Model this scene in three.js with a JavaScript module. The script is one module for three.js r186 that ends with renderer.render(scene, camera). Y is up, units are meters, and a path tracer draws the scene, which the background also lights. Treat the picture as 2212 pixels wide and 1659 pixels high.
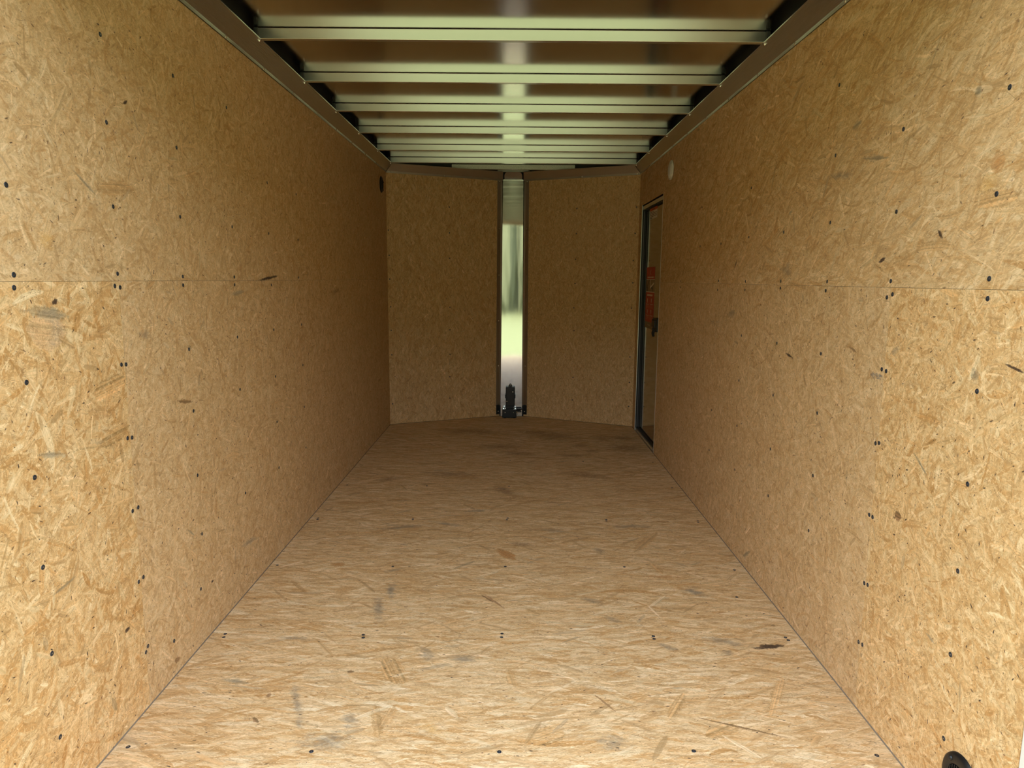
import * as THREE from 'three';
import { mergeGeometries } from 'three/addons/utils/BufferGeometryUtils.js';
import { RoundedBoxGeometry } from 'three/addons/geometries/RoundedBoxGeometry.js';
import { ImprovedNoise } from 'three/addons/math/ImprovedNoise.js';

// ---------------------------------------------------------------- camera, sky, sun, exposure
// y up, metres; trailer floor y = 0, rear opening z = 0, nose towards -z. d = 1.22 - z is the distance in front of the lens.
const EYE = 1.22;
const scene = new THREE.Scene();
const camera = new THREE.PerspectiveCamera(57.63, 2212 / 1659, 0.05, 300);
camera.position.set(0.0184, 1.2346, EYE);
camera.rotation.order = 'YXZ';
camera.rotation.set(-0.1491, 0.0024, 0.0084);

const renderer = new THREE.WebGLRenderer({ antialias: true });
renderer.toneMapping = THREE.LinearToneMapping;
renderer.toneMappingExposure = 5.45;
renderer.shadowMap.enabled = true;

{ // bright hazy sky, the same all round
  const w = 16, h = 64, px = new Float32Array(w * h * 4);
  for (let j = 0; j < h; j++) {
    const up = Math.max(0, Math.sin(((j + 0.5) / h - 0.5) * Math.PI)), k = Math.pow(up, 0.6);
    for (let i = 0; i < w; i++) px.set([1.05 - 0.38 * k, 1.07 - 0.22 * k, 1.06 + 0.02 * k, 1], (j * w + i) * 4);
  }
  const t = new THREE.DataTexture(px, w, h, THREE.RGBAFormat, THREE.FloatType);
  t.mapping = THREE.EquirectangularReflectionMapping; t.magFilter = THREE.LinearFilter; t.needsUpdate = true;
  scene.background = t; scene.environment = t;
}
const sun = new THREE.DirectionalLight(new THREE.Color(1, 0.95, 0.84), 3.4);   // stands high beyond the nose, so none of it falls into the opening
sun.position.set(-9, 22, -14); sun.castShadow = true;
sun.shadow.camera.left = sun.shadow.camera.bottom = -40; sun.shadow.camera.right = sun.shadow.camera.top = 40; sun.shadow.camera.far = 120;
sun.shadow.mapSize.set(2048, 2048);
scene.add(sun); scene.add(sun.target);

// ---------------------------------------------------------------- helpers
function rng(seed) { let a = seed >>> 0; return () => { a = (a + 0x6D2B79F5) | 0; let t = Math.imul(a ^ (a >>> 15), 1 | a); t = (t + Math.imul(t ^ (t >>> 7), 61 | t)) ^ t; return ((t ^ (t >>> 14)) >>> 0) / 4294967296; }; }
const perlin = new ImprovedNoise();
const std = (o) => new THREE.MeshStandardMaterial(o);
function mesh(name, geo, material, parent = scene, position, rotation) {
  const m = new THREE.Mesh(geo, material); m.name = name; m.castShadow = m.receiveShadow = true;
  if (position) m.position.set(...position);
  if (rotation) m.rotation.set(...rotation);
  parent.add(m); return m;
}
function group(name, position = [0, 0, 0], turn = 0, data = {}) {
  const g = new THREE.Group(); g.name = name; g.position.set(...position); g.rotation.y = turn; g.userData = data; scene.add(g); return g;
}
const structure = (label, category) => ({ kind: 'structure', label, category });
const thing = (label, category, grp) => (grp ? { label, category, group: grp } : { label, category });
const span = (x0, x1, y0, y1, z0, z1) => new THREE.BoxGeometry(x1 - x0, y1 - y0, z1 - z0).translate((x0 + x1) / 2, (y0 + y1) / 2, (z0 + z1) / 2);
const rspan = (x0, x1, y0, y1, z0, z1, r = 0.002, s = 2) => new RoundedBoxGeometry(x1 - x0, y1 - y0, z1 - z0, s, r).translate((x0 + x1) / 2, (y0 + y1) / 2, (z0 + z1) / 2);
function loft(A, B) {   // a bar between two end outlines of equal length, each a list of [x, y, z]
  const p = [], n = A.length, q = (a, b, c) => p.push(...a, ...b, ...c);
  for (let i = 0; i < n; i++) { const k = (i + 1) % n; q(A[i], B[i], B[k]); q(A[i], B[k], A[k]); }
  for (let i = 1; i < n - 1; i++) { q(A[0], A[i], A[i + 1]); q(B[0], B[i + 1], B[i]); }
  const g = new THREE.BufferGeometry(); g.setAttribute('position', new THREE.Float32BufferAttribute(p, 3)); g.computeVertexNormals();
  g.setAttribute('uv', new THREE.Float32BufferAttribute(new Float32Array(p.length / 3 * 2), 2)); return g;
}

// ---------------------------------------------------------------- strand board: pressed wood strands, drawn strand by strand in metres
const GRAIN = (() => { const r = rng(5), t = new Float32Array(4096); let a = 0; for (let i = 0; i < 4096; i++) { a = a * 0.55 + (r() - 0.5) * 0.9; t[i] = a; } return t; })();
class Board {
  constructor(w, h, px, py, seed) {
    this.w = w; this.h = h; this.W = Math.round(w * px); this.H = Math.round(h * py); this.px = this.W / w; this.py = this.H / h;
    this.c = new Float32Array(this.W * this.H * 3); this.z = new Float32Array(this.W * this.H); this.r = rng(seed); this.seed = seed;
  }
  fill(col) { for (let i = 0; i < this.c.length; i += 3) { this.c[i] = col[0]; this.c[i + 1] = col[1]; this.c[i + 2] = col[2]; } this.z.fill(0.5); }
  strand(cx, cy, L, Wd, ang, col, o = {}) {
    const { alpha = 1, amp = 0.1, freq = 900, power = 6, curve = 0, lift = 0, edge = 0.12, ragged = 0.0016 } = o, { W, H, px, py, c, z, r } = this;
    const ca = Math.cos(ang), sa = Math.sin(ang), ex = Math.abs(ca) * L / 2 + Math.abs(sa) * Wd * 0.7, ey = Math.abs(sa) * L / 2 + Math.abs(ca) * Wd * 0.7;
    const i0 = Math.max(0, Math.floor((cx - ex) * px)), i1 = Math.min(W - 1, Math.ceil((cx + ex) * px)), j0 = Math.max(0, Math.floor((cy - ey) * py)), j1 = Math.min(H - 1, Math.ceil((cy + ey) * py));
    const ph = r() * 4096, skew = (r() - 0.5) * 60, hl = L / 2, hw = Wd / 2, rag = r() * 4096, rough = Math.min(ragged, Wd * 0.3);
    for (let j = j0; j <= j1; j++) for (let i = i0; i <= i1; i++) {
      const dx = (i + 0.5) / px - cx, dy = (j + 0.5) / py - cy, a = dx * ca + dy * sa; let t = -dx * sa + dy * ca; t += curve * a * a;
      const q = Math.abs(a) / hl; if (q >= 1) continue;
      const half = hw * (1 - Math.pow(q, power)) + rough * GRAIN[(rag + a * 330 + (t > 0 ? 900 : 0)) & 4095];
      const e = half - Math.abs(t); if (e < 0) continue;
      const g = 1 + amp * GRAIN[(ph + t * freq + a * skew) & 4095] * 2 - (e < 0.0007 ? edge : 0);
      const k = (j * W + i), m = k * 3, al = alpha * Math.min(1, e * px * 1.2 + 0.25);
      c[m] += (col[0] * g - c[m]) * al; c[m + 1] += (col[1] * (g * 1.0) - c[m + 1]) * al; c[m + 2] += (col[2] * (1 + (g - 1) * 1.25) - c[m + 2]) * al;
      z[k] += (0.5 + lift + (g - 1) * 0.9 - z[k]) * al;
    }
  }
  smudge(cx, cy, L, Wd, ang, col, strength, sharp) {   // stains and scuffs with a ragged outline of their own
    const { W, H, px, py, c } = this, R = Math.max(L, Wd) * 0.75, ca = Math.cos(ang), sa = Math.sin(ang);
    const i0 = Math.max(0, Math.floor((cx - R) * px)), i1 = Math.min(W - 1, Math.ceil((cx + R) * px)), j0 = Math.max(0, Math.floor((cy - R) * py)), j1 = Math.min(H - 1, Math.ceil((cy + R) * py));
    const s = this.r() * 90;
    for (let j = j0; j <= j1; j++) for (let i = i0; i <= i1; i++) {
      const x = (i + 0.5) / px, y = (j + 0.5) / py, dx = x - cx, dy = y - cy, a = (dx * ca + dy * sa) / (L * 0.5), t = (-dx * sa + dy * ca) / (Wd * 0.5);
      const d = Math.sqrt(a * a + t * t); if (d > 1.5) continue;
      const n = perlin.noise(x * 28 + s, y * 60, s) * 0.55 + perlin.noise(x * 90 + s, y * 220, s) * 0.35 + perlin.noise(x * 300, y * 700, s) * 0.25;
      const al = strength * Math.min(1, Math.max(0, (1.0 - d + n) * sharp)) * (0.75 + 0.5 * perlin.noise(x * 160, y * 420, s + 7)); if (al <= 0) continue;
      const m = (j * W + i) * 3, al1 = Math.min(0.95, al);
      for (let u = 0; u < 3; u++) c[m + u] += (col[u] - c[m + u]) * al1;
    }
  }
  mark([x1, y1, x2, y2, wd, type], ox, oy) {
    x1 -= ox; x2 -= ox; y1 -= oy; y2 -= oy;
    const cx = (x1 + x2) / 2, cy = (y1 + y2) / 2, L = Math.hypot(x2 - x1, y2 - y1) + 0.004, ang = Math.atan2(y2 - y1, x2 - x1);
    if (cx < -0.1 || cy < -0.1 || cx > this.w + 0.1 || cy > this.h + 0.1) return;
    const S = (col, o) => this.strand(cx, cy, L * 1.05, wd, ang, col, { ragged: 0.009, ...o });
    if (type === 'g') this.smudge(cx, cy, L * 1.3, Math.max(wd, 0.02), ang, [108, 98, 84], 0.6, 1.1);
    else if (type === 'd') this.smudge(cx, cy, Math.max(L, 0.05) * 1.6, wd * 1.5, ang, [92, 62, 35], 0.62, 0.9);
    else if (type === 'G') { S([152, 134, 104], { alpha: 0.4, amp: 0.3, power: 1.6, edge: 0 }); this.smudge(cx, cy, L, wd * 0.7, ang, [96, 90, 78], 0.42, 1.4); }
    else if (type === 's') S([184, 140, 86], { alpha: 0.55, amp: 0.3, freq: 420, power: 4, edge: 0.08 });
    else if (type === 'b') S([178, 134, 82], { alpha: 0.55, amp: 0.2, power: 3, edge: 0.08 });
    else if (type === 'B') S([124, 90, 56], { alpha: 0.7, amp: 0.3, power: 2.2, edge: 0.05 });
    else if (type === 'O') { S([180, 124, 66], { alpha: 0.45, amp: 0.2, power: 2, edge: 0 }); this.smudge(cx, cy, L, wd, ang, [166, 106, 54], 0.4, 1.3); }
    else if (type === 'o') this.smudge(cx, cy, L, wd, ang, [204, 150, 74], 0.55, 1.2);
    else if (type === 'p') { S([208, 168, 122], { alpha: 0.75, amp: 0.12, power: 2, edge: 0.03 }); this.smudge(cx + L * 0.25, cy, L * 0.5, wd, ang, [150, 134, 116], 0.45, 1.2); this.smudge(cx - L * 0.2, cy - 0.01, L * 0.4, wd * 0.8, ang, [204, 156, 104], 0.5, 1.2); }
    else if (type === 'K') { S([64, 44, 30], { alpha: 0.5, amp: 0.4, power: 1.4, edge: 0 }); this.smudge(cx, cy, L, wd, ang, [48, 32, 22], 0.9, 2.2); }
    else if (type === 'N') for (let k = 0; k < 46; k++) { const rr = this.r; this.strand(cx + (rr() - 0.5) * L, cy + (rr() - 0.5) * wd, 0.006 + rr() * 0.006, 0.0028, rr() < 0.6 ? 0 : 1.57, [104, 98, 98], { alpha: 0.55, amp: 0.1, edge: 0 }); }
  }
  // aim: main direction of the strands, loose: how far they stray from it, long: strand length, fleck: bark flecks per square metre, slit: bundles of open grain
  press({ aim = 0, loose = 3.2, long = 0.07, wide = 0.012, fleck = 190, tone = [1, 1, 1], fine = 1, slit = 1, loud = 1, vary = 1, speck = 1 }, under = () => {}) {
    const { w, h, r } = this, area = w * h, base = [212, 180, 134];
    const shade = (k, warm) => [base[0] * tone[0] * k, base[1] * tone[1] * k * (1 - warm * 0.4), base[2] * tone[2] * k * (1 - warm)];
    const dir = () => aim + (r() + r() + r() - 1.5) / 1.5 * loose;
    this.fill(shade(1, 0));
    const n1 = area * 5.5 / (long * wide);
    for (let k = 0; k < n1; k++) {
      const big = r() < 0.08 ? 1.5 : 1, L = long * (0.35 + r() * 1.1) * big, D = wide * (0.3 + r() * 1.3) * big, v = (r() + r() - 1) * vary;
      this.strand(r() * w, r() * h, L, D, dir(), shade(0.985 + v * 0.095, (0.12 - v * 0.16 + (r() - 0.5) * 0.08) * vary * 0.6), { alpha: 0.45 + r() * 0.4, amp: 0.05 + r() * 0.09, freq: 1100, power: 1.5 + r() * 4, curve: (r() - 0.5) * 5, lift: (r() - 0.5) * 0.4, edge: r() * 0.06 });
    }
    under();
    for (let k = 0, n = area * 2400 * slit; k < n; k++) {                        // open grain: bundles of thin parallel slits
      const cx = r() * w, cy = r() * h, a = dir(), ca = Math.cos(a), sa = Math.sin(a), lone = r() < 0.12, m = lone ? 1 : 2 + Math.floor(r() * r() * 8), gap = 0.0018 + r() * 0.0022, L = long * (lone ? 0.4 + r() * 0.7 : 0.12 + r() * r() * 0.55), cv = (r() - 0.5) * 8, c = shade(0.58 + r() * 0.16, 0.26), al = 0.4 + r() * 0.5;
      for (let q = 0; q < m; q++) { const o = (q - m / 2) * gap, sh = (r() - 0.5) * L * 0.7; this.strand(cx - sa * o + ca * sh, cy + ca * o + sa * sh, L * (0.4 + r() * 0.8), 0.0008 + r() * 0.0008, a, c, { alpha: al * (0.6 + r() * 0.5), amp: 0.1, power: 2.5, curve: cv, lift: -0.3, edge: 0 }); }
    }
    for (let k = 0, n = area * 34000 * fine; k < n; k++) {                       // fine fibres, light and dark
      const dark = r() < 0.5, L = 0.004 + r() * r() * (dark ? 0.016 : 0.022), c = dark ? shade(0.62 + r() * 0.2, 0.22) : shade(1.09 + r() * 0.06, -0.05);
      this.strand(r() * w, r() * h, L, dark ? 0.0010 + r() * 0.0012 : 0.0014 + r() * 0.0018, dir() + (r() - 0.5) * 0.5, c, { alpha: dark ? 0.3 + r() * 0.5 : 0.35 + r() * 0.3, amp: 0.05, power: 1.6, curve: (r() - 0.5) * 40, lift: dark ? -0.35 : 0.15, edge: 0 });
    }
    for (let k = 0, n = area * 60 * loud; k < n; k++) {                          // a few louder strands: striped, orange or grey
      const t = r(), c = t < 0.5 ? shade(0.84, 0.18) : t < 0.75 ? shade(0.88, 0.24) : t < 0.85 ? shade(0.78, 0) : shade(1.07, -0.1);
      this.strand(r() * w, r() * h, long * (0.4 + r() * 0.7), wide * (0.5 + r() * 1.1), dir() + (r() - 0.5) * 1.6, c, { alpha: 0.5, amp: 0.16, freq: 450, power: 2 + r() * 3, edge: 0.05 });
    }
    for (let k = 0, n = area * fleck * 4.2; k < n; k++) {                        // bark flecks: many tiny, a few long
      const q = r() ** 4, L = (0.0026 + q * 0.012) * speck, c = r() < 0.65 ? [48, 32, 22] : [98, 66, 40];
      this.strand(r() * w, r() * h, L, (0.0017 + r() * 0.0010 + q * 0.0014) * speck, dir(), c, { alpha: 0.7 + r() * 0.3, amp: 0.2, power: 2, lift: -0.4, edge: 0 });
    }
  }
  material() {
    const { W, H, c, z } = this, col = new Uint8Array(W * H * 4), bump = new Uint8Array(W * H * 4);
    for (let k = 0; k < W * H; k++) {
      for (let u = 0; u < 3; u++) col[k * 4 + u] = Math.max(0, Math.min(255, c[k * 3 + u]));
      const b = Math.max(0, Math.min(255, z[k] * 255)); bump[k * 4] = bump[k * 4 + 1] = bump[k * 4 + 2] = b; col[k * 4 + 3] = bump[k * 4 + 3] = 255;
    }
    const T = (d, srgb) => { const t = new THREE.DataTexture(d, W, H); t.magFilter = THREE.LinearFilter; t.minFilter = THREE.LinearMipmapLinearFilter; t.generateMipmaps = true; if (srgb) t.colorSpace = THREE.SRGBColorSpace; t.needsUpdate = true; return t; };
    return std({ map: T(col, true), bumpMap: T(bump, false), bumpScale: 0.0007, roughness: 0.62 });
  }
}
// A sheet cut to an outline (local metres), front face at z = 0, with its own pressed pattern.
function sheet(name, parent, outline, px, py, seed, press, marks = [], thick = 0.012) {
  const xs = outline.map((p) => p[0]), ys = outline.map((p) => p[1]), x0 = Math.min(...xs), y0 = Math.min(...ys), w = Math.max(...xs) - x0, h = Math.max(...ys) - y0;
  const b = new Board(w, h, px, py, seed); const low = (m) => 'sbpOod'.includes(m[5]);
  b.press(press, () => marks.filter(low).forEach((m) => b.mark(m, x0, y0))); marks.filter((m) => !low(m)).forEach((m) => b.mark(m, x0, y0));
  const g = new THREE.ExtrudeGeometry(new THREE.Shape(outline.map((p) => new THREE.Vector2(...p))), { depth: thick, bevelEnabled: false }).translate(0, 0, -thick);
  const p = g.attributes.position, uv = g.attributes.uv;
  for (let i = 0; i < p.count; i++) uv.setXY(i, (p.getX(i) - x0) / w, (p.getY(i) - y0) / h);
  return mesh(name, g, b.material(), parent);
}
const rect = (x0, x1, y0, y1) => [[x0, y0], [x1, y0], [x1, y1], [x0, y1]];
const FLOOR_MARKS = [[-.48,2.70,-.45,2.56,.03,'g'],[-.50,2.58,-.47,2.40,.05,'g'],[-.29,2.21,-.25,2.13,.05,'g'],[-.18,2.14,-.10,2.13,.06,'g'],[-.45,1.84,-.42,1.77,.05,'g'],[-.58,1.78,-.57,1.79,.05,'g'],[-.79,2.26,-.68,2.25,.02,'g'],[-.87,2.00,-.79,1.98,.025,'G'],[-.39,2.13,-.32,1.99,.07,'s'],[-.38,1.87,-.34,1.73,.03,'s'],[-.34,1.77,-.32,1.87,.035,'b'],[-.09,2.61,-.01,2.49,.01,'B'],[-.71,1.92,-.70,1.92,.02,'B'],[-.46,1.97,-.37,1.93,.012,'b'],[-.27,1.94,-.13,1.89,.014,'b'],[-.65,1.98,-.57,1.79,.03,'g'],[.01,2.07,.03,1.98,.03,'s'],[-.54,1.71,-.41,1.72,.09,'g'],[-.50,2.05,-.48,2.05,.015,'B'],[-.71,1.81,-.69,1.79,.012,'B'],[-.24,1.81,-.16,1.73,.04,'o'],[.67,2.29,.84,2.23,.05,'g'],[.85,2.22,.95,2.24,.03,'K'],[.53,2.24,.58,2.20,.04,'g'],[.08,1.72,.16,1.77,.07,'s'],[.27,1.94,.32,1.86,.008,'B'],[.76,1.84,.87,2.03,.03,'s'],[.47,1.83,.54,1.95,.03,'s'],[.25,1.73,.33,1.71,.07,'g'],[.56,1.75,.65,1.80,.05,'s'],[.73,2.19,.76,2.18,.04,'g'],[.56,1.83,.77,1.75,.008,'B'],[.71,2.68,.78,2.63,.04,'g'],[.29,2.58,.37,2.54,.05,'g'],[.36,2.43,.41,2.40,.04,'g'],[-.77,2.89,-.71,2.88,.05,'O'],[-.05,3.08,.03,2.96,.06,'O'],[-.65,3.32,-.44,3.38,.06,'g'],[-.51,3.12,-.47,3.13,.03,'g'],[-.38,3.43,-.25,3.38,.05,'g'],[-.25,3.60,-.11,3.62,.05,'g'],[-.47,2.61,-.46,2.69,.04,'g'],[-.52,2.82,-.45,2.85,.03,'g'],[-.07,4.03,.04,3.87,.08,'d'],[-.68,3.26,-.56,3.36,.03,'b'],[-.89,2.72,-.79,2.60,.02,'b'],[-.10,2.60,-.05,2.54,.012,'B'],[-.25,3.72,-.19,3.64,.03,'b'],[-.81,4.16,-.70,4.23,.08,'d'],[-.50,4.34,-.25,4.30,.12,'d'],[-.53,5.60,-.14,5.57,.2,'d'],[-.21,5.05,.05,5.10,.15,'d'],[.67,5.39,.78,5.38,.16,'d'],[.82,5.42,.95,5.36,.13,'d'],[.56,4.96,.65,4.97,.09,'d'],[.74,5.09,.95,5.04,.2,'d'],[.36,4.83,.51,4.82,.08,'d'],[.19,5.50,.51,5.39,.25,'d'],[.10,5.58,.31,5.57,.12,'d'],[.48,5.11,.57,5.15,.1,'d'],[.54,3.39,.70,3.40,.05,'g'],[.58,3.06,.73,3.31,.05,'b'],[.57,2.79,.72,2.79,.025,'O'],[.63,2.93,.66,2.82,.03,'b'],[.71,2.66,.79,2.62,.06,'g'],[.25,3.16,.39,3.24,.03,'b'],[-.06,4.03,-.01,4.01,.05,'g'],[-.04,3.06,.03,2.96,.06,'O'],[.02,3.15,.10,3.12,.05,'d'],[.17,3.34,.29,3.31,.06,'g'],[.40,3.10,.44,3.03,.05,'g'],[.39,4.37,.60,4.27,.12,'d'],[-.06,4.91,.14,4.85,.1,'d']];
const LEFT_MARKS = [[1.50,1.12,1.63,1.10,.09,'p'],[1.50,1.16,1.64,1.14,.035,'G'],[1.59,1.17,1.61,1.18,.012,'K'],[1.71,1.48,1.80,1.43,.012,'G'],[1.50,.51,1.59,.52,.01,'G'],[1.77,.28,1.79,.28,.012,'K'],[2.58,.20,2.73,.18,.03,'G'],[2.60,1.17,2.73,1.18,.02,'G'],[4.06,1.15,4.22,1.16,.02,'d'],[2.30,.18,2.32,.18,.01,'K'],[2.15,.43,2.20,.39,.01,'G'],[2.14,.85,2.24,.83,.012,'B'],[2.88,1.22,3.12,1.24,.012,'K'],[1.72,.94,1.86,.96,.05,'s'],[1.73,.81,1.86,.83,.04,'s'],[1.69,.90,1.80,.88,.03,'b'],[1.97,1.47,1.80,1.45,.04,'b'],[1.50,.84,1.59,.82,.02,'G'],[2.00,1.20,2.05,1.22,.02,'b'],[1.56,1.32,1.62,1.31,.05,'o'],[1.95,1.69,1.97,1.70,.008,'K'],[2.02,.05,2.05,.04,.02,'B'],[1.95,1.07,1.99,1.07,.03,'g']];
const RIGHT_MARKS = [[-1.54,1.48,-1.50,1.49,.05,'O'],[-1.59,1.44,-1.50,1.45,.04,'o'],[-2.11,1.59,-1.97,1.57,.018,'G'],[-2.20,1.69,-2.14,1.70,.02,'G'],[-1.72,.81,-1.66,.77,.01,'G'],[-1.96,.97,-1.90,.98,.014,'N'],[-3.59,1.02,-3.46,1.03,.03,'N'],[-1.86,1.05,-1.83,1.07,.03,'g'],[-1.43,1.07,-1.38,1.06,.006,'K'],[-2.67,1.27,-2.59,1.28,.06,'g'],[-3.26,1.29,-3.23,1.33,.01,'K'],[-3.33,1.08,-3.21,1.09,.04,'g'],[-1.53,1.03,-1.51,1.04,.03,'G'],[-1.62,1.65,-1.60,1.65,.025,'G'],[-1.78,.62,-1.75,.63,.02,'B'],[-1.78,.63,-1.75,.63,.02,'B'],[-1.60,.39,-1.56,.38,.008,'G'],[-2.92,.04,-2.83,.10,.02,'G'],[-2.31,1.57,-2.16,1.55,.03,'g'],[-1.74,1.58,-1.68,1.57,.01,'b'],[-2.65,1.48,-2.62,1.49,.015,'G'],[-1.94,1.30,-1.97,1.29,.01,'K'],[-1.71,1.36,-1.69,1.34,.012,'K'],[-2.59,.97,-2.52,.96,.01,'K'],[-3.75,.69,-3.60,.66,.01,'b'],[-2.10,1.04,-2.06,1.03,.012,'B'],[-1.58,1.41,-1.45,1.41,.04,'s'],[-2.61,1.23,-2.45,1.21,.03,'b']];
const LEFT_SCREWS = [[1.864,1.835],[2.242,1.840],[1.863,1.623],[2.643,1.840],[2.238,1.628],[1.478,1.418],[1.865,1.413],[2.234,1.419],[1.475,1.235],[1.862,1.240],[2.228,1.234],[1.472,1.208],[1.845,1.208],[1.869,1.204],[2.226,1.207],[2.240,1.002],[1.848,1.000],[1.870,0.998],[1.482,1.006],[1.851,0.798],[1.873,0.795],[2.245,0.799],[1.479,0.796],[1.849,0.593],[1.878,0.594],[2.247,0.581],[1.478,0.589],[1.878,0.388],[1.853,0.385],[2.253,0.375],[1.480,0.381],[1.876,0.179],[1.863,0.167],[2.221,0.193],[1.481,0.172],[2.023,0.114],[2.641,1.418],[3.030,1.418],[3.436,1.414],[2.637,1.234],[2.637,1.205],[3.423,1.234],[3.036,1.201],[3.443,1.005],[3.042,1.008],[2.639,1.009],[3.431,1.627],[3.037,1.629],[2.638,0.808],[3.038,0.803],[3.441,0.805],[3.034,0.600],[3.439,0.593],[3.034,0.391],[2.641,0.396],[3.442,0.384]];
const RIGHT_SCREWS = [[-1.509,1.632],[-1.904,1.630],[-2.294,1.630],[-1.514,1.420],[-1.903,1.420],[-2.296,1.423],[-1.508,1.244],[-1.901,1.238],[-2.287,1.235],[-1.506,1.202],[-1.886,1.203],[-1.913,1.194],[-2.292,1.206],[-2.304,1.844],[-2.293,1.000],[-1.907,0.998],[-1.884,0.996],[-1.508,1.001],[-2.288,0.802],[-1.906,0.790],[-1.888,0.795],[-1.506,0.792],[-2.285,0.588],[-1.906,0.582],[-1.887,0.582],[-2.286,0.394],[-1.507,0.588],[-1.900,0.380],[-1.882,0.383],[-1.501,0.388],[-1.903,0.198],[-1.882,0.201],[-1.493,0.182],[-3.086,1.630],[-3.083,1.423],[-3.494,1.415],[-3.883,1.627],[-2.687,1.418],[-3.094,1.233],[-3.499,1.234],[-4.308,1.231],[-4.297,1.194],[-3.509,1.190],[-3.095,1.196],[-2.684,1.235],[-2.683,1.209],[-3.884,1.421],[-3.107,0.995],[-2.683,0.999],[-3.106,0.793],[-2.688,0.796],[-3.508,0.582],[-3.098,0.587],[-2.679,0.583],[-3.514,0.371],[-3.093,0.384],[-2.671,0.395]];
const FLOOR_SCREWS = [[-0.982,2.280],[-0.978,2.257],[-0.500,2.282],[-0.496,2.263],[-0.015,2.300],[-0.016,2.275],[-0.506,1.672],[-0.011,1.678],[0.516,2.292],[0.515,2.273],[0.979,2.292],[0.982,2.273],[0.907,2.604],[0.505,1.689],[0.985,1.679],[-0.995,1.683],[-0.990,3.475],[-0.987,3.452],[-0.499,3.487],[-0.497,3.464],[-0.007,3.502],[-0.010,3.475],[-0.498,2.870],[-0.011,2.880],[-0.999,2.872],[-0.979,4.063],[-0.499,4.064],[-0.004,4.070],[-0.002,4.669],[0.507,3.493],[0.505,3.471],[0.981,3.484],[0.978,3.463],[0.507,2.888],[0.979,2.866],[0.978,4.067],[0.500,4.664],[0.977,4.656]];
const NOSE_LEFT_SCREWS = [[0.013, 1.623], [0.016, 1.42], [0.017, 1.226], [0.54, 1.832], [0.54, 1.619], [0.541, 1.407], [0.021, 0.998], [0.022, 0.802], [0.024, 0.597], [0.023, 0.178], [0.541, 0.99], [0.54, 0.795], [0.541, 0.581], [0.537, 0.385], [0.537, 0.195]];
const NOSE_RIGHT_SCREWS = [[0.539, 1.829], [0.539, 1.621], [0.541, 1.407], [0.541, 1.202], [0.025, 1.823], [0.03, 1.614], [0.038, 1.395], [0.035, 1.213], [0.547, 0.994], [0.542, 0.797], [0.542, 0.389], [0.544, 0.188], [0.039, 1.004], [0.039, 0.595], [0.036, 0.379], [0.036, 0.173]];

// ---------------------------------------------------------------- metals, plastics
const M = {
  bow: std({ color: new THREE.Color(0.80, 0.80, 0.78), metalness: 1, roughness: 0.3 }),
  roof: std({ color: new THREE.Color(0.66, 0.65, 0.63), metalness: 1, roughness: 0.155 }),
  cove: std({ color: new THREE.Color(0.62, 0.60, 0.57), metalness: 1, roughness: 0.34 }),
  lip: std({ color: new THREE.Color(0.60, 0.59, 0.54), metalness: 1, roughness: 0.5 }),
  polished: std({ color: new THREE.Color(0.80, 0.80, 0.76), metalness: 1, roughness: 0.06 }),
  galvanized: std({ color: new THREE.Color(0.95, 0.94, 0.88), metalness: 0.85, roughness: 0.45 }),
  doorSkin: std({ color: new THREE.Color(0.31, 0.28, 0.23), metalness: 1, roughness: 0.1 }),
  edge: std({ color: new THREE.Color(0.45, 0.43, 0.40), metalness: 1, roughness: 0.3 }),
  jamb: std({ color: new THREE.Color(0.16, 0.155, 0.15), metalness: 0.4, roughness: 0.5 }),
  sealant: std({ color: new THREE.Color(0.20, 0.15, 0.105), roughness: 0.8 }),
  alu: std({ color: new THREE.Color(0.72, 0.71, 0.68), metalness: 1, roughness: 0.38 }),
  steel: std({ color: new THREE.Color(0.06, 0.06, 0.06), metalness: 0.3, roughness: 0.7 }),
  rubber: std({ color: new THREE.Color(0.008, 0.008, 0.009), roughness: 0.6 }),
  black: std({ color: new THREE.Color(0.005, 0.005, 0.0055), roughness: 0.4 }),
  screw: std({ color: new THREE.Color(0.05, 0.055, 0.065), metalness: 0.6, roughness: 0.38 }),
  bright: std({ color: new THREE.Color(0.85, 0.85, 0.82), metalness: 1, roughness: 0.25 }),
  white: std({ color: new THREE.Color(0.74, 0.72, 0.67), roughness: 0.5 }),
  frame: std({ color: new THREE.Color(0.72, 0.68, 0.60), roughness: 0.45 }),
  copper: std({ color: new THREE.Color(0.55, 0.30, 0.08), metalness: 0.6, roughness: 0.4 }),
};
{ // blotchy zinc
  const n = 256, d = new Uint8Array(n * n * 4), r = rng(77);
  for (let j = 0; j < n; j++) for (let i = 0; i < n; i++) { const v = 190 + 45 * perlin.noise(i / 9, j / 9, 3) + 25 * perlin.noise(i / 3, j / 3, 9) + (r() - 0.5) * 14; d.set([v, v, v * 0.96, 255], (j * n + i) * 4); }
  const t = new THREE.DataTexture(d, n, n); t.wrapS = t.wrapT = THREE.RepeatWrapping; t.magFilter = THREE.LinearFilter; t.colorSpace = THREE.SRGBColorSpace; t.repeat.set(3, 1); t.needsUpdate = true;
  M.galvanized.map = t;
}
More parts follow.
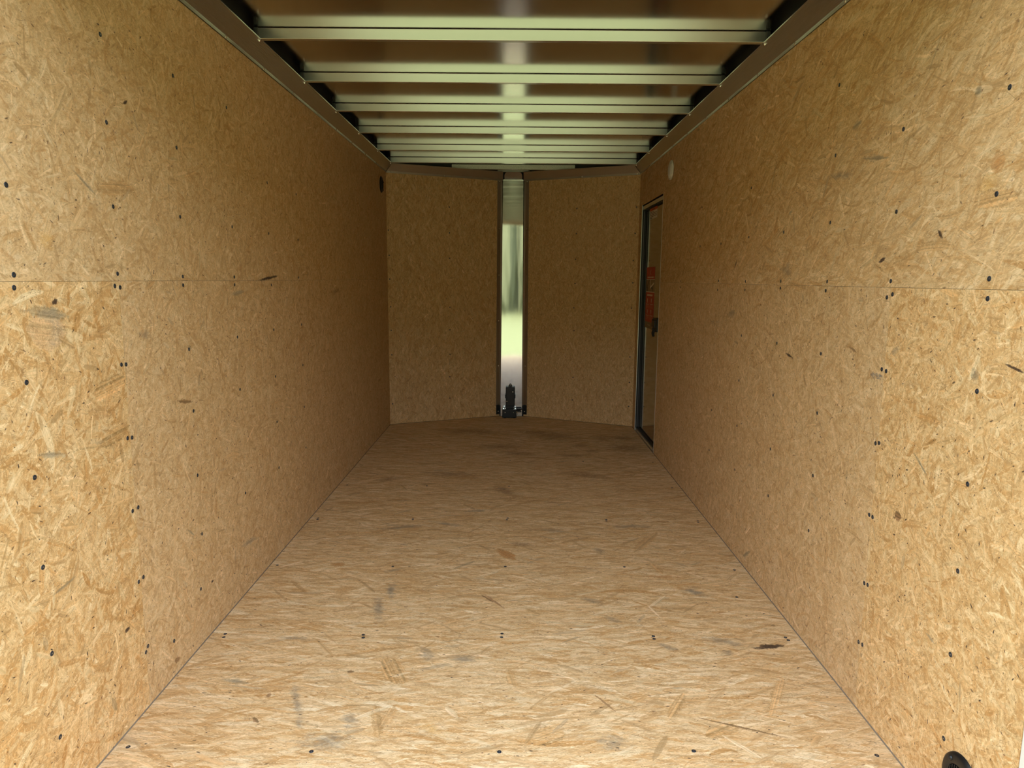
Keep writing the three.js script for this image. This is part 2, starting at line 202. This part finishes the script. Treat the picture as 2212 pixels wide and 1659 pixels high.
// Screws: a low head with a dished middle; the cross recess is a second, brighter piece. Axis +z, foot at z = 0.
const headGeo = new THREE.LatheGeometry([[0, 0.0006], [0.0022, 0.0006], [0.0030, 0.0017], [0.0058, 0.0009], [0.0062, 0]].map((p) => new THREE.Vector2(...p)), 10).rotateX(Math.PI / 2);
const crossGeo = mergeGeometries([new THREE.BoxGeometry(0.0036, 0.0009, 0.0008), new THREE.BoxGeometry(0.0009, 0.0036, 0.0008)]).translate(0, 0, 0.0010);
const smallHead = new THREE.LatheGeometry([[0, 0.0030], [0.0030, 0.0026], [0.0052, 0.0008], [0.0055, 0]].map((p) => new THREE.Vector2(...p)), 10).rotateX(Math.PI / 2);
const sr = rng(31);
function screws(parent, list, z = 0) {
  for (const [x, y] of list) { const s = mesh('screw', headGeo, M.screw, parent, [x, y, z], [(sr() - 0.5) * 0.12, (sr() - 0.5) * 0.12, sr() * 3]); mesh('cross_recess', crossGeo, M.bright, s); }
}

// ---------------------------------------------------------------- ground outside, mirrored in the metal
{
  const n = 512, d = new Uint8Array(n * n * 4), r = rng(3);
  for (let j = 0; j < n; j++) for (let i = 0; i < n; i++) { const v = perlin.noise(i / 20, j / 20, 1) * 26 + perlin.noise(i / 5, j / 5, 4) * 18 + (r() - 0.5) * 34; d.set([88 + v, 92 + v, 54 + v * 0.7, 255], (j * n + i) * 4); }
  const t = new THREE.DataTexture(d, n, n); t.wrapS = t.wrapT = THREE.RepeatWrapping; t.magFilter = THREE.LinearFilter; t.colorSpace = THREE.SRGBColorSpace; t.repeat.set(40, 40); t.needsUpdate = true;
  const lawn = mesh('lawn', new THREE.BoxGeometry(160, 0.3, 160), std({ map: t, roughness: 1 }), scene, [0, -0.72, 20]);
  lawn.userData = structure('sunlit mown lawn behind the trailer, mirrored in its metal', 'lawn');
}
{ // trees beyond the lawn, seen only as a soft green in the polished nose panel
  const r = rng(12), parts = [];
  for (let k = 0; k < 44; k++) {
    const x = -48 + k * 2.2 + (r() - 0.5) * 1.5, z = 27 + (k % 3) * 2.6 + r() * 1.5, s = 3.0 + r() * 1.5, g = new THREE.IcosahedronGeometry(1, 3), p = g.attributes.position;
    for (let i = 0; i < p.count; i++) { const a = p.getX(i), b = p.getY(i), c = p.getZ(i), q = 1 + 0.2 * perlin.noise(a * 2 + k, b * 2, c * 2) + 0.12 * perlin.noise(a * 6, b * 6 + k, c * 6); p.setXYZ(i, a * q * s, b * q * s * 1.5, c * q * s); }
    g.translate(x, s * 1.25 - 0.6, z); g.computeVertexNormals(); parts.push(g);
    parts.push(new THREE.IcosahedronGeometry(1, 0).scale(0.3, 2, 0.3).translate(x, 0.6, z));
  }
  const tl = mesh('treeline', mergeGeometries(parts.map((g) => (g.index ? g.toNonIndexed() : g))), std({ color: new THREE.Color(0.085, 0.092, 0.045), roughness: 1 }), scene);
  tl.userData = { kind: 'stuff', label: 'green trees beyond the lawn behind the trailer', category: 'trees' };
}

// ---------------------------------------------------------------- floor
const floor = group('floor', [0, 0, EYE], 0, structure('strand board floor of wide sheets laid across the trailer', 'floor')); floor.rotation.x = -Math.PI / 2;
const fp = { aim: 0, loose: 0.8, long: 0.13, wide: 0.012, fleck: 110, fine: 1.0, slit: 1.1, tone: [1.0, 1, 1.02], vary: 1.7, loud: 1.6 };
sheet('floor_sheet', floor, rect(-1.0285, 1.0285, 1.17, 2.2845), 990, 960, 11, fp, FLOOR_MARKS, 0.018);
sheet('floor_sheet', floor, rect(-1.0285, 1.0285, 2.2860, 3.4805), 990, 760, 12, fp, FLOOR_MARKS, 0.018);
sheet('floor_sheet', floor, rect(-1.0285, 1.0285, 3.4820, 4.6785), 620, 500, 13, fp, FLOOR_MARKS, 0.018);
sheet('floor_sheet', floor, [[-1.0285, 4.68], [1.0285, 4.68], [1.0285, 5.832], [0.112, 6.251], [-0.112, 6.251], [-1.0285, 5.832]], 500, 400, 14, fp, FLOOR_MARKS, 0.018);
screws(floor, FLOOR_SCREWS);
mesh('chassis_deck', span(-1.09, 1.09, 1.16, 6.4, -0.12, -0.0185), M.steel, floor);

// ---------------------------------------------------------------- side walls
const SH = EYE - 5.83, ZN = EYE - 6.25, TOP = 2.088, BOT = 0.004, J = 1.2210;
const wp = { aim: 0.3, loose: 3.2, long: 0.06, wide: 0.009, fleck: 230, tone: [0.985, 0.985, 1], slit: 1.5, loud: 1.7, vary: 1.3 };
const wallLeft = group('wall_left', [-1.03, 0, EYE], Math.PI / 2, structure('long strand board side wall with a round black vent high up', 'wall'));   // local x = d, z = into the room
sheet('board_panel', wallLeft, rect(1.266, 1.8645, BOT, J - 0.0004), 900, 1000, 21, { ...wp, long: 0.075, wide: 0.012, fleck: 170, tone: [1.0, 0.985, 0.96], vary: 1.7 }, LEFT_MARKS);
sheet('board_panel', wallLeft, rect(1.8655, 4.3045, BOT, J - 0.0004), 560, 1000, 22, { ...wp, fleck: 270, tone: [0.975, 0.97, 0.98] }, LEFT_MARKS);
sheet('board_panel', wallLeft, rect(4.3055, 5.83, BOT, J - 0.0004), 300, 460, 23, wp, LEFT_MARKS);
sheet('board_panel', wallLeft, rect(1.266, 5.83, J + 0.0004, TOP), 445, 1000, 24, { ...wp, tone: [0.975, 0.972, 0.98] }, LEFT_MARKS);
screws(wallLeft, LEFT_SCREWS);
mesh('outer_skin', span(1.2, 5.9, -0.14, 2.24, -0.06, -0.013), M.steel, wallLeft);
mesh('sealant_bead', new THREE.CylinderGeometry(0.003, 0.003, 4.55, 8).rotateZ(Math.PI / 2).translate(3.545, 0.001, -0.001), M.sealant, wallLeft);

const wallRight = group('wall_right', [1.03, 0, EYE], -Math.PI / 2, structure('long strand board side wall with the side door and a round white vent', 'wall'));   // local x = -d
const D0 = 4.909, D1 = 5.700, DT = 1.823;
sheet('board_panel', wallRight, rect(-1.8945, -1.266, BOT, J - 0.0004), 900, 1000, 31, { ...wp, tone: [1.0, 0.985, 0.96], vary: 1.6 }, RIGHT_MARKS);
sheet('board_panel', wallRight, rect(-4.3345, -1.8955, BOT, J - 0.0004), 560, 1000, 32, { ...wp, tone: [0.975, 0.97, 0.98], fleck: 250 }, RIGHT_MARKS);
sheet('board_panel', wallRight, rect(-D0, -4.3355, BOT, J - 0.0004), 420, 460, 33, wp, RIGHT_MARKS);
sheet('board_panel', wallRight, [[-5.83, J + 0.0004], [-D1, J + 0.0004], [-D1, DT], [-D0, DT], [-D0, J + 0.0004], [-1.266, J + 0.0004], [-1.266, TOP], [-5.83, TOP]], 445, 1000, 34, { ...wp, aim: 0.35, loose: 1.7, long: 0.10, wide: 0.011, fleck: 150, tone: [0.985, 0.98, 0.98], slit: 2.0, vary: 1.5 }, RIGHT_MARKS);
sheet('board_panel', wallRight, rect(-5.83, -D1, BOT, J - 0.0004), 420, 460, 35, wp, []);
screws(wallRight, RIGHT_SCREWS);
mesh('outer_skin', span(-5.9, -1.2, -0.14, 2.24, -0.13, -0.085), M.steel, wallRight);
mesh('stud_wall', span(-D0 + 0.012, -1.2, -0.14, 2.19, -0.084, -0.013), M.steel, wallRight);
mesh('stud_wall', span(-D1 - 0.012, -D0 + 0.012, DT + 0.014, 2.19, -0.084, -0.013), M.steel, wallRight);
mesh('stud_wall', span(-5.9, -D1 - 0.012, -0.14, 2.19, -0.084, -0.013), M.steel, wallRight);
mesh('sealant_bead', new THREE.CylinderGeometry(0.003, 0.003, 3.63, 8).rotateZ(Math.PI / 2).translate(-3.085, 0.001, -0.001), M.sealant, wallRight);

// ---------------------------------------------------------------- nose walls, set at an angle
const VT = Math.atan2(0.42, 0.92), VL = Math.hypot(0.92, 0.42);
const vp = { aim: Math.PI / 2, loose: 1.5, long: 0.06, wide: 0.011, fleck: 230, tone: [0.99, 0.98, 0.96], slit: 1.3, vary: 1.3 };
const wallNoseL = group('wall_front_left', [-1.03, 0, SH], VT, structure('angled strand board nose wall near the black vent', 'wall'));
sheet('board_panel', wallNoseL, rect(0, VL, 0.003, 2.086), 430, 430, 41, vp);
screws(wallNoseL, NOSE_LEFT_SCREWS);
mesh('outer_skin', span(-0.06, VL + 0.05, -0.14, 2.24, -0.06, -0.013), M.steel, wallNoseL);
const wallNoseR = group('wall_front_right', [1.03, 0, SH], -VT, structure('angled strand board nose wall beside the side door', 'wall'));
sheet('board_panel', wallNoseR, rect(-VL, 0, 0.003, 2.086), 430, 430, 42, { ...vp, long: 0.035, wide: 0.008, fleck: 380, fine: 1.3, speck: 0.75 });
screws(wallNoseR, NOSE_RIGHT_SCREWS.map(([s, y]) => [-s, y]));
mesh('outer_skin', span(-VL - 0.05, 0.06, -0.14, 2.24, -0.06, -0.013), M.steel, wallNoseR);
const noseFlat = mesh('wall_front', span(-0.16, 0.16, -0.14, 2.24, ZN - 0.075, ZN - 0.03), M.steel); noseFlat.userData = structure('dark steel nose post behind the polished panel', 'wall');

// ---------------------------------------------------------------- roof
const ROOF = 2.1895;
const ceiling = group('ceiling', [0, 0, 0], 0, structure('smooth shiny one-piece aluminium roof skin', 'ceiling'));
mesh('roof_skin', span(-1.13, 1.13, ROOF, ROOF + 0.04, -5.2, 0.06), M.roof, ceiling);
for (const s of [-1, 1]) mesh('roof_rail', span(s < 0 ? -1.042 : 1.022, s < 0 ? -1.022 : 1.042, 2.100, 2.1875, -4.62, 0), M.steel, ceiling);

const bowD = [1.69, 2.279, 2.867, 3.456, 4.039, 4.620, 5.220, 5.756], ORD = ['first', 'second', 'third', 'fourth', 'fifth', 'sixth', 'seventh', 'eighth'];
const bowGeo = rspan(-1.0, 1.0, 2.147, 2.1875, -0.026, 0, 0.0025, 2);
bowD.forEach((d, i) => {
  const k = bowD.length - 1 - i, g = group(k ? 'roof_bow_' + String(k).padStart(3, '0') : 'roof_bow', [0, 0, EYE - d], 0,
    thing(`full-width aluminium roof bow, ${ORD[k]} one counted from the nose panel`, 'roof bow', 'aluminium roof bows'));
  mesh('tube', bowGeo, M.bow, g);
  for (const s of [-1, 1]) mesh('end_bracket', rspan(Math.min(s * 0.978, s * 0.995), Math.max(s * 0.978, s * 0.995), 2.150, 2.186, 0.0005, 0.012, 0.004, 2), M.steel, g);
});
function brace(name, d, half, label) {
  const g = group(name, [0, 0, EYE - d], 0, thing(label, 'brace'));
  mesh('bar', rspan(-half, half, 2.147, 2.1875, -0.022, 0, 0.003), M.galvanized, g);
  for (const s of [-1, 1]) { mesh('end_bracket', rspan(s * (half + 0.006) - 0.006, s * (half + 0.006) + 0.006, 2.146, 2.186, -0.02, 0.004, 0.002), M.rubber, g); mesh('screw', smallHead, M.bright, g, [s * (half + 0.003), 2.155, 0.004]); }
}
brace('roof_brace', 6.078, 0.545, 'blotchy galvanized roof brace, the longer one ahead of the bows');
brace('roof_brace_001', 6.212, 0.132, 'short galvanized roof brace right above the nose panel');

// ---------------------------------------------------------------- cove trims between walls and roof
const A0 = [[0, -0.010], [0.0035, -0.010], [0.0035, 0.001]], COVE = [...A0];
for (let i = 0; i <= 30; i++) { const t = 0.004 + i / 30 * 0.050, k = (i % 2) * 0.00045; COVE.push([t + k * 0.7, t - k * 0.7 - 0.001]); }
COVE.push([0.0575, 0.0545], [0.0575, 0.0590], [0.0545, 0.0590], [0.0015, 0.006], [0, 0.006]);
const Y0 = 2.0895, nx = 0.42 / VL, nz = 0.92 / VL;
const atRear = (s) => COVE.map(([u, v]) => [s * (1.03 - u), Y0 + v, -0.045]);
const atCorner = (s) => COVE.map(([u, v]) => { const x = 1.03 - u, z = SH + (u - (1.03 - x) * nx) / nz; return [s * x, Y0 + v, z]; });
const atNose = (s, x) => COVE.map(([u, v]) => [s * x, Y0 + v, SH + (u - (1.03 - x) * nx) / nz]);
const sides = [[-1, 'trim_1', 'trim_3', 'above the wall with the black vent'], [1, 'trim_2', 'trim_4', 'above the wall with the side door']];
for (const [s, n1, n2, where] of sides) {
  const g = group(n1, [0, 0, 0], 0, structure('ribbed aluminium cove trim ' + where, 'trim'));
  mesh('cove', loft(s < 0 ? atRear(s) : atCorner(s), s < 0 ? atCorner(s) : atRear(s)), M.cove, g);
  mesh('wall_lip', span(Math.min(s * 1.030, s * 1.0255), Math.max(s * 1.030, s * 1.0255), 2.0795, 2.0875, SH + 0.006, -0.045), M.lip, g);
  for (const d of s < 0 ? [1.87, 2.27, 2.661, 3.043, 3.431, 3.829, 4.229, 4.622, 5.035, 5.407] : [1.9, 2.297, 2.688, 3.076, 3.479, 3.872, 4.273, 4.664, 5.059, 5.428])
    mesh('screw', smallHead, M.bright, g, [s * 1.0255, 2.086, EYE - d], [0, -s * Math.PI / 2, 0]);
  for (const d of bowD) mesh('screw', smallHead, M.bright, g, [s * 0.9755, 2.1395, EYE - d + 0.004], [s * 0, -s * Math.PI / 4, 0]);
  const f = group(n2, [0, 0, 0], 0, structure('plain aluminium cove trim above the nose wall, ' + where.replace('above', 'next to'), 'trim'));
  mesh('cove', loft(s < 0 ? atCorner(s) : atNose(s, 0.088), s < 0 ? atNose(s, 0.088) : atCorner(s)), M.cove, f);
  const dir = [s < 0 ? nz : -nz, -nx], at = (t, h, out) => [s * 1.03 + dir[0] * t - s * nx * out, h, SH + dir[1] * t + nz * out];
  mesh('wall_lip', loft([[0.004, 2.077, 0], [0.004, 2.077, 0.0045], [0.004, 2.0885, 0.0045], [0.004, 2.0885, 0]].map(([t, h, o]) => at(t, h, o)), [[1, 2.077, 0], [1, 2.077, 0.0045], [1, 2.0885, 0.0045], [1, 2.0885, 0]].map(([t, h, o]) => at(t, h, o))), M.cove, f);
  for (const t of [0.03, 0.5]) mesh('screw', smallHead, M.bright, f, at(t, 2.086, 0.0045), [0, -s * VT, 0]);
}

// ---------------------------------------------------------------- polished nose panel
{
  const g = group('nose_panel', [0, 0, ZN], 0, thing('tall polished aluminium nose panel mirroring the lawn outside', 'panel'));
  const p = new THREE.BoxGeometry(0.186, 2.083, 0.002, 14, 90, 1).translate(0, 1.0435, 0.004), a = p.attributes.position;
  for (let i = 0; i < a.count; i++) { const x = a.getX(i), y = a.getY(i); a.setX(i, (x < 0 ? x * (1.06 - 0.1 * y / 2.08) : x * (1.02 - 0.08 * y / 2.08))); a.setZ(i, a.getZ(i) - 1.1 * x * x * 0.25 + 0.0002 * perlin.noise(x * 9, y * 4, 2) + 0.00018 * Math.sin(y * 34 + 3 * x) * (y > 1.6 ? 1 : 0)); }
  p.computeVertexNormals(); mesh('face_sheet', p, M.polished, g);
  mesh('top_hem', new THREE.CylinderGeometry(0.004, 0.004, 0.170, 10).rotateZ(Math.PI / 2).translate(0, 2.0865, 0.006), M.bright, g);
  for (const s of [-1, 1]) {
    const at = (t, y, o) => { const q = VL - t; return [s * (1.03 - nz * q - nx * o), y, SH - nx * q + nz * o - ZN]; };
    mesh('edge_trim', loft([[0.0, 0], [0.034, 0], [0.034, 0.004], [0, 0.004], [-0.018, 0.006]].map(([t, o]) => at(t, 0.10, o)), [[0.0, 0], [0.03, 0], [0.03, 0.004], [0, 0.004], [-0.014, 0.006]].map(([t, o]) => at(t, 2.079, o))), M.edge, g);
    mesh('foot_bracket', loft([[0, 0], [0.032, 0], [0.032, 0.006], [0, 0.006]].map(([t, o]) => at(t, 0.018, o)), [[0, 0], [0.032, 0], [0.032, 0.006], [0, 0.006]].map(([t, o]) => at(t, 0.106, o))), M.rubber, g).userData.label = 'black foot bracket';
    mesh('screw', smallHead, M.bright, g, at(0.012, 0.045, 0.006), [0, -s * VT, 0]);
    for (const y of [0.462, 0.866, 1.268, 1.670, 2.071]) mesh('screw', smallHead, M.bright, g, at(0.012, y, 0.004), [0, -s * VT, 0]).scale.setScalar(0.8);
  }
  // tongue of the trim folded over the top: rounded upper corners, leaning back
  const sh = new THREE.Shape(); sh.moveTo(-0.077, 0); sh.lineTo(0.077, 0); sh.lineTo(0.077, 0.032); sh.quadraticCurveTo(0.074, 0.068, 0.046, 0.072); sh.lineTo(-0.046, 0.072); sh.quadraticCurveTo(-0.074, 0.068, -0.077, 0.032);
  mesh('top_tongue', new THREE.ExtrudeGeometry(sh, { depth: 0.002, bevelEnabled: false }), M.cove, g, [0, 2.092, 0.0], [0.7, 0, 0]);
  mesh('dark_backing', span(-0.1, 0.1, 2.08, 2.19, -0.032, -0.026), M.rubber, g);
}

// ---------------------------------------------------------------- black boxes at the foot of the nose panel
{
  const zf = ZN + 0.009, g = group('junction_box', [-0.011, 0, zf], 0, thing('tall black plastic junction box screwed to the nose panel', 'electrical box'));
  mesh('box_body', rspan(-0.0415, 0.0415, 0.094, 0.276, 0, 0.042, 0.007, 3), M.black, g);
  mesh('cover_plate', rspan(-0.0385, 0.0385, 0.106, 0.270, 0.040, 0.047, 0.003, 2), M.black, g);
  const e = new THREE.Shape(); e.moveTo(-0.02, 0); e.lineTo(0.02, 0); e.lineTo(0.009, 0.02); e.quadraticCurveTo(0, 0.03, -0.009, 0.02);
  mesh('mounting_ear', new THREE.ExtrudeGeometry(e, { depth: 0.006, bevelEnabled: false }), M.black, g, [0, 0.275, 0.002]);
  mesh('screw', smallHead, M.bright, g, [0, 0.289, 0.008]);
  mesh('screw', smallHead, M.bright, g, [0.023, 0.232, 0.047]); mesh('screw', smallHead, M.bright, g, [-0.030, 0.145, 0.047]);
  for (const s of [-1, 1]) mesh('side_clip', rspan(s * 0.043 - 0.004, s * 0.043 + 0.004, 0.172, 0.205, 0.012, 0.036, 0.002), M.black, g);
}
{
  const g = group('battery_box', [-0.018, 0, EYE - 6.147], 0, thing('low wide black box standing on the floor below the junction box', 'battery box'));
  mesh('box_body', rspan(-0.0635, 0.0635, 0.004, 0.080, -0.088, 0, 0.004, 2), M.black, g);
  for (const s of [-1, 1]) { mesh('foot', span(s * 0.042 - 0.01, s * 0.042 + 0.01, 0, 0.006, -0.03, -0.008), M.black, g); mesh('screw', smallHead, M.bright, g, [s * 0.038, 0.052, 0]).scale.setScalar(0.7); }
  for (const s of [-1, 1]) { mesh('terminal_plate', rspan(s * 0.046 - 0.011, s * 0.046 + 0.011, 0.0795, 0.082, -0.06, -0.022, 0.001), M.bright, g); mesh('terminal_post', new THREE.CylinderGeometry(0.004, 0.005, 0.006, 10), M.black, g, [s * 0.044, 0.084, -0.04]); }
  mesh('neck', rspan(-0.036, 0.036, 0.078, 0.098, -0.086, -0.052, 0.004), M.black, g);
  mesh('side_arm', mergeGeometries([rspan(0.06, 0.112, 0.066, 0.082, -0.07, -0.058, 0.003), rspan(0.06, 0.108, 0.044, 0.056, -0.07, -0.058, 0.003)]), M.black, g);
  mesh('cable', new THREE.TubeGeometry(new THREE.CatmullRomCurve3([[0.064, 0.055, -0.03], [0.072, 0.048, -0.034], [0.073, 0.03, -0.04], [0.066, 0.02, -0.044]].map((p) => new THREE.Vector3(...p))), 14, 0.0022, 6), M.copper, g);
}

// ---------------------------------------------------------------- side door
{
  const g = group('door_1', [1.03, 0, EYE], -Math.PI / 2, structure('narrow side door with shiny metal skin and red notices', 'door'));   // local x = -d, z = into the room
  const F = 0.031;   // depth of the frame
  const fr = (n, x0, x1, y0, y1, z0, z1, m) => mesh(n, span(x0, x1, y0, y1, z0, z1), m, g);
  fr('door_jamb', -D1 - 0.012, -D1, 0, DT + 0.012, -F - 0.02, -0.0005, M.jamb); fr('door_jamb', -D0, -D0 + 0.012, 0, DT, -F - 0.02, -0.0005, M.jamb);
  fr('door_head', -D1, -D0, DT, DT + 0.012, -F - 0.02, -0.002, M.jamb); fr('door_sill', -D1, -D0, -0.012, 0.020, -F - 0.02, -0.004, M.alu);
  fr('edge_strip', -D1 - 0.003, -D1 + 0.002, 0, DT, -0.003, 0.0015, M.alu); fr('edge_strip', -D0 - 0.002, -D0 + 0.003, 0, DT, -0.012, 0.0015, M.alu);
  for (const [z0, z1] of [[-0.0135, -0.003], [-0.030, -0.020]]) {
    fr('gasket', -D1, -D1 + 0.003, 0.012, DT, z0, z1, M.rubber);
    
  }
  fr('head_flange', -D1 + 0.003, -D0 - 0.003, DT - 0.036, DT - 0.010, -F, -0.006, M.alu); fr('gasket', -D1 + 0.003, -D0 - 0.003, DT - 0.045, DT - 0.0365, -F, -0.012, M.rubber); fr('gasket', -D1 + 0.003, -D0 - 0.003, 0.0205, 0.029, -F, -0.014, M.rubber);
  const leaf = mesh('door_leaf', rspan(-D1 + 0.004, -D0 - 0.004, 0.022, DT - 0.012, -F - 0.024, -F, 0.002), M.doorSkin, g);
  const zp = -F + 0.0006;
  const label = (name, x0, x1, y0, y1, W, H, paint) => {
    const c = document.createElement('canvas'); c.width = W; c.height = H; paint(c.getContext('2d'), W, H);
    const t = new THREE.CanvasTexture(c); t.colorSpace = THREE.SRGBColorSpace;
    mesh(name, new THREE.BoxGeometry(x1 - x0, y1 - y0, 0.0006).translate((x0 + x1) / 2, (y0 + y1) / 2, zp), std({ map: t, roughness: 0.55 }), leaf);
  };
  const dashes = (x, c0, x0, y, w, h, col) => { const r = rng(c0); x.fillStyle = col; let p = x0; while (p < x0 + w) { const k = Math.min(4 + r() * 12, x0 + w - p); x.fillRect(p, y, k, h); p += k + 3; } };
  label('warning_label', -5.534, -5.252, 1.694, 1.776, 300, 110, (x, W, H) => {
    x.fillStyle = '#d8cdbb'; x.fillRect(0, 0, W, H); x.fillStyle = '#c8581e'; x.fillRect(0, 0, W, 27); x.fillStyle = '#8c3a12'; x.fillRect(90, 6, 120, 15);
    for (let k = 0; k < 5; k++) dashes(x, k + 3, 12, 34 + k * 15, k === 0 ? 160 : k === 4 ? 90 : 270, 8, '#57493a');
  });
  label('notice_sheet', -5.577, -5.252, 0.866, 1.334, 330, 470, (x, W, H) => {
    x.fillStyle = '#b23a1c'; x.fillRect(0, 0, W, 92); x.fillStyle = '#8d7350'; x.fillRect(0, 92, W, 98); x.fillStyle = '#b23a1c'; x.fillRect(0, 190, W, 230); x.fillStyle = '#7a6440'; x.fillRect(0, 420, W, 50);
    x.strokeStyle = '#d6c6b0'; x.lineWidth = 4; x.beginPath(); x.moveTo(130, 20); x.lineTo(185, 60); x.moveTo(185, 18); x.lineTo(130, 62); x.stroke(); dashes(x, 9, 40, 72, 250, 11, '#d6c6b0');
    x.fillStyle = '#d6c6b0'; x.fillRect(0, 90, W, 6); x.fillRect(0, 186, W, 6);
    x.fillStyle = '#3d2c18'; x.fillRect(40, 150, 30, 36); x.fillRect(250, 140, 24, 46); x.strokeStyle = '#3d2c18'; x.lineWidth = 12; x.beginPath(); x.moveTo(20, 160); x.lineTo(120, 100); x.moveTo(180, 150); x.lineTo(270, 165); x.stroke();
    x.strokeStyle = '#e0d4be'; x.lineWidth = 14; x.beginPath(); x.moveTo(170, 96); x.lineTo(165, 165); x.moveTo(170, 155); x.lineTo(310, 120); x.stroke();
    dashes(x, 19, 50, 206, 220, 14, '#d6c6b0');
    for (const [px, py] of [[70, 240], [230, 238], [80, 326], [230, 324]]) { x.fillStyle = '#d6c6b0'; x.fillRect(px - 10, py, 20, 26); x.fillRect(px - 5, py + 22, 12, 12); dashes(x, px, px - 50, py + 42, 110, 6, '#cdbba0'); for (let k = 0; k < 3; k++) dashes(x, px + k, px - 56, py + 54 + k * 9, 120, 3, '#c98a66'); }
    dashes(x, 44, 110, 440, 90, 8, '#b5a37c');
  });
  const latch = mesh('latch', rspan(-5.17, -5.02, 0.865, 0.962, -F, -F + 0.022, 0.006, 3), M.black, g); latch.userData.label = 'black paddle latch';
  mesh('paddle', rspan(-5.155, -5.05, 0.895, 0.95, -F + 0.018, -F + 0.032, 0.005, 3), M.black, latch);
  mesh('lock_cylinder', new THREE.CylinderGeometry(0.009, 0.009, 0.012, 14).rotateX(Math.PI / 2).translate(-5.12, 0.882, -F + 0.026), M.steel, latch);
  const r = rng(8);
  for (let k = 0; k < 5; k++) { const x = -5.13 + k * 0.018; mesh('key_tag', new THREE.TubeGeometry(new THREE.CatmullRomCurve3([[x, 0.875, -F + 0.024], [x + (r() - 0.5) * 0.01, 0.852, -F + 0.03], [x + (r() - 0.5) * 0.02, 0.835 - r() * 0.015, -F + 0.026]].map((p) => new THREE.Vector3(...p))), 8, 0.0035, 6), M.rubber, latch); }
}

// ---------------------------------------------------------------- round wall vents
function roundVent(name, wall, x, y, mat, data, detail) {
  const g = new THREE.Group(); g.name = name; g.userData = data; scene.add(g); wall.updateMatrixWorld(true);
  g.position.copy(new THREE.Vector3(x, y, 0).applyMatrix4(wall.matrixWorld)); g.quaternion.copy(wall.quaternion);
  const L = (pts, n = 40) => new THREE.LatheGeometry(pts.map((p) => new THREE.Vector2(...p)), n).rotateX(Math.PI / 2);
  if (detail === 'cap') {
    mesh('rim', L([[0.050, 0], [0.0625, 0], [0.0625, 0.006], [0.059, 0.010], [0.052, 0.010], [0.050, 0.006]]), mat, g);
    mesh('cap', L([[0, 0.019], [0.028, 0.018], [0.046, 0.0145], [0.0505, 0.008], [0.0505, 0.001]]), mat, g);
  } else {
    mesh('bezel', L([[0.036, 0.001], [0.036, 0.008], [0.040, 0.011], [0.055, 0.0095], [0.0610, 0.005], [0.0622, 0]]), mat, g);
    mesh('recess', L([[0, 0.0005], [0.030, 0.0008], [0.036, 0.002], [0.0375, 0.009]]), M.rubber, g);
    for (let k = -4; k <= 4; k++) { const h = Math.sqrt(0.0355 ** 2 - (k * 0.0075) ** 2); mesh('grille_slat', rspan(k * 0.0075 - 0.0013, k * 0.0075 + 0.0013, -h, h, 0.002, 0.009, 0.0008, 1), mat, g); }
    for (const a of [0.5, 2.2, 3.9, 5.4]) { const s = mesh('screw', L([[0, 0.002], [0.004, 0.004], [0.0062, 0.003], [0.0066, 0]], 14), mat, g, [Math.cos(a) * 0.0485, Math.sin(a) * 0.0485, 0.0095]); mesh('cross_recess', crossGeo, M.steel, s, [0, 0, 0.0025]); }
  }
}
roundVent('wall_vent', wallRight, -4.684, 1.942, M.white, thing('round white plastic vent cap high up above the side door', 'vent'), 'cap');
roundVent('wall_vent_001', wallLeft, 5.612, 1.956, M.rubber, thing('round black vent high up beside the nose corner', 'vent'), 'grille');
roundVent('wall_vent_002', wallRight, -1.420, 0.127, M.black, thing('round black screwed vent with slats low down by the rear opening', 'vent'), 'grille');

// ---------------------------------------------------------------- rear door frame
{
  const g = group('trim_5', [0, 0, 0], 0, structure('pale painted rear door frame round the open end', 'frame'));
  for (const s of [-1, 1]) mesh('frame_post', rspan(Math.min(s * 1.0292, s * 1.13), Math.max(s * 1.0292, s * 1.13), -0.15, 2.26, -0.0455, 0.07, 0.004), M.frame, g);
  mesh('frame_header', rspan(-1.028, 1.028, 2.075, 2.26, -0.04, 0.07, 0.004), M.frame, g);
  mesh('frame_sill', rspan(-1.02, 1.02, -0.15, -0.002, 0.052, 0.07, 0.004), M.frame, g);
}

renderer.render(scene, camera);
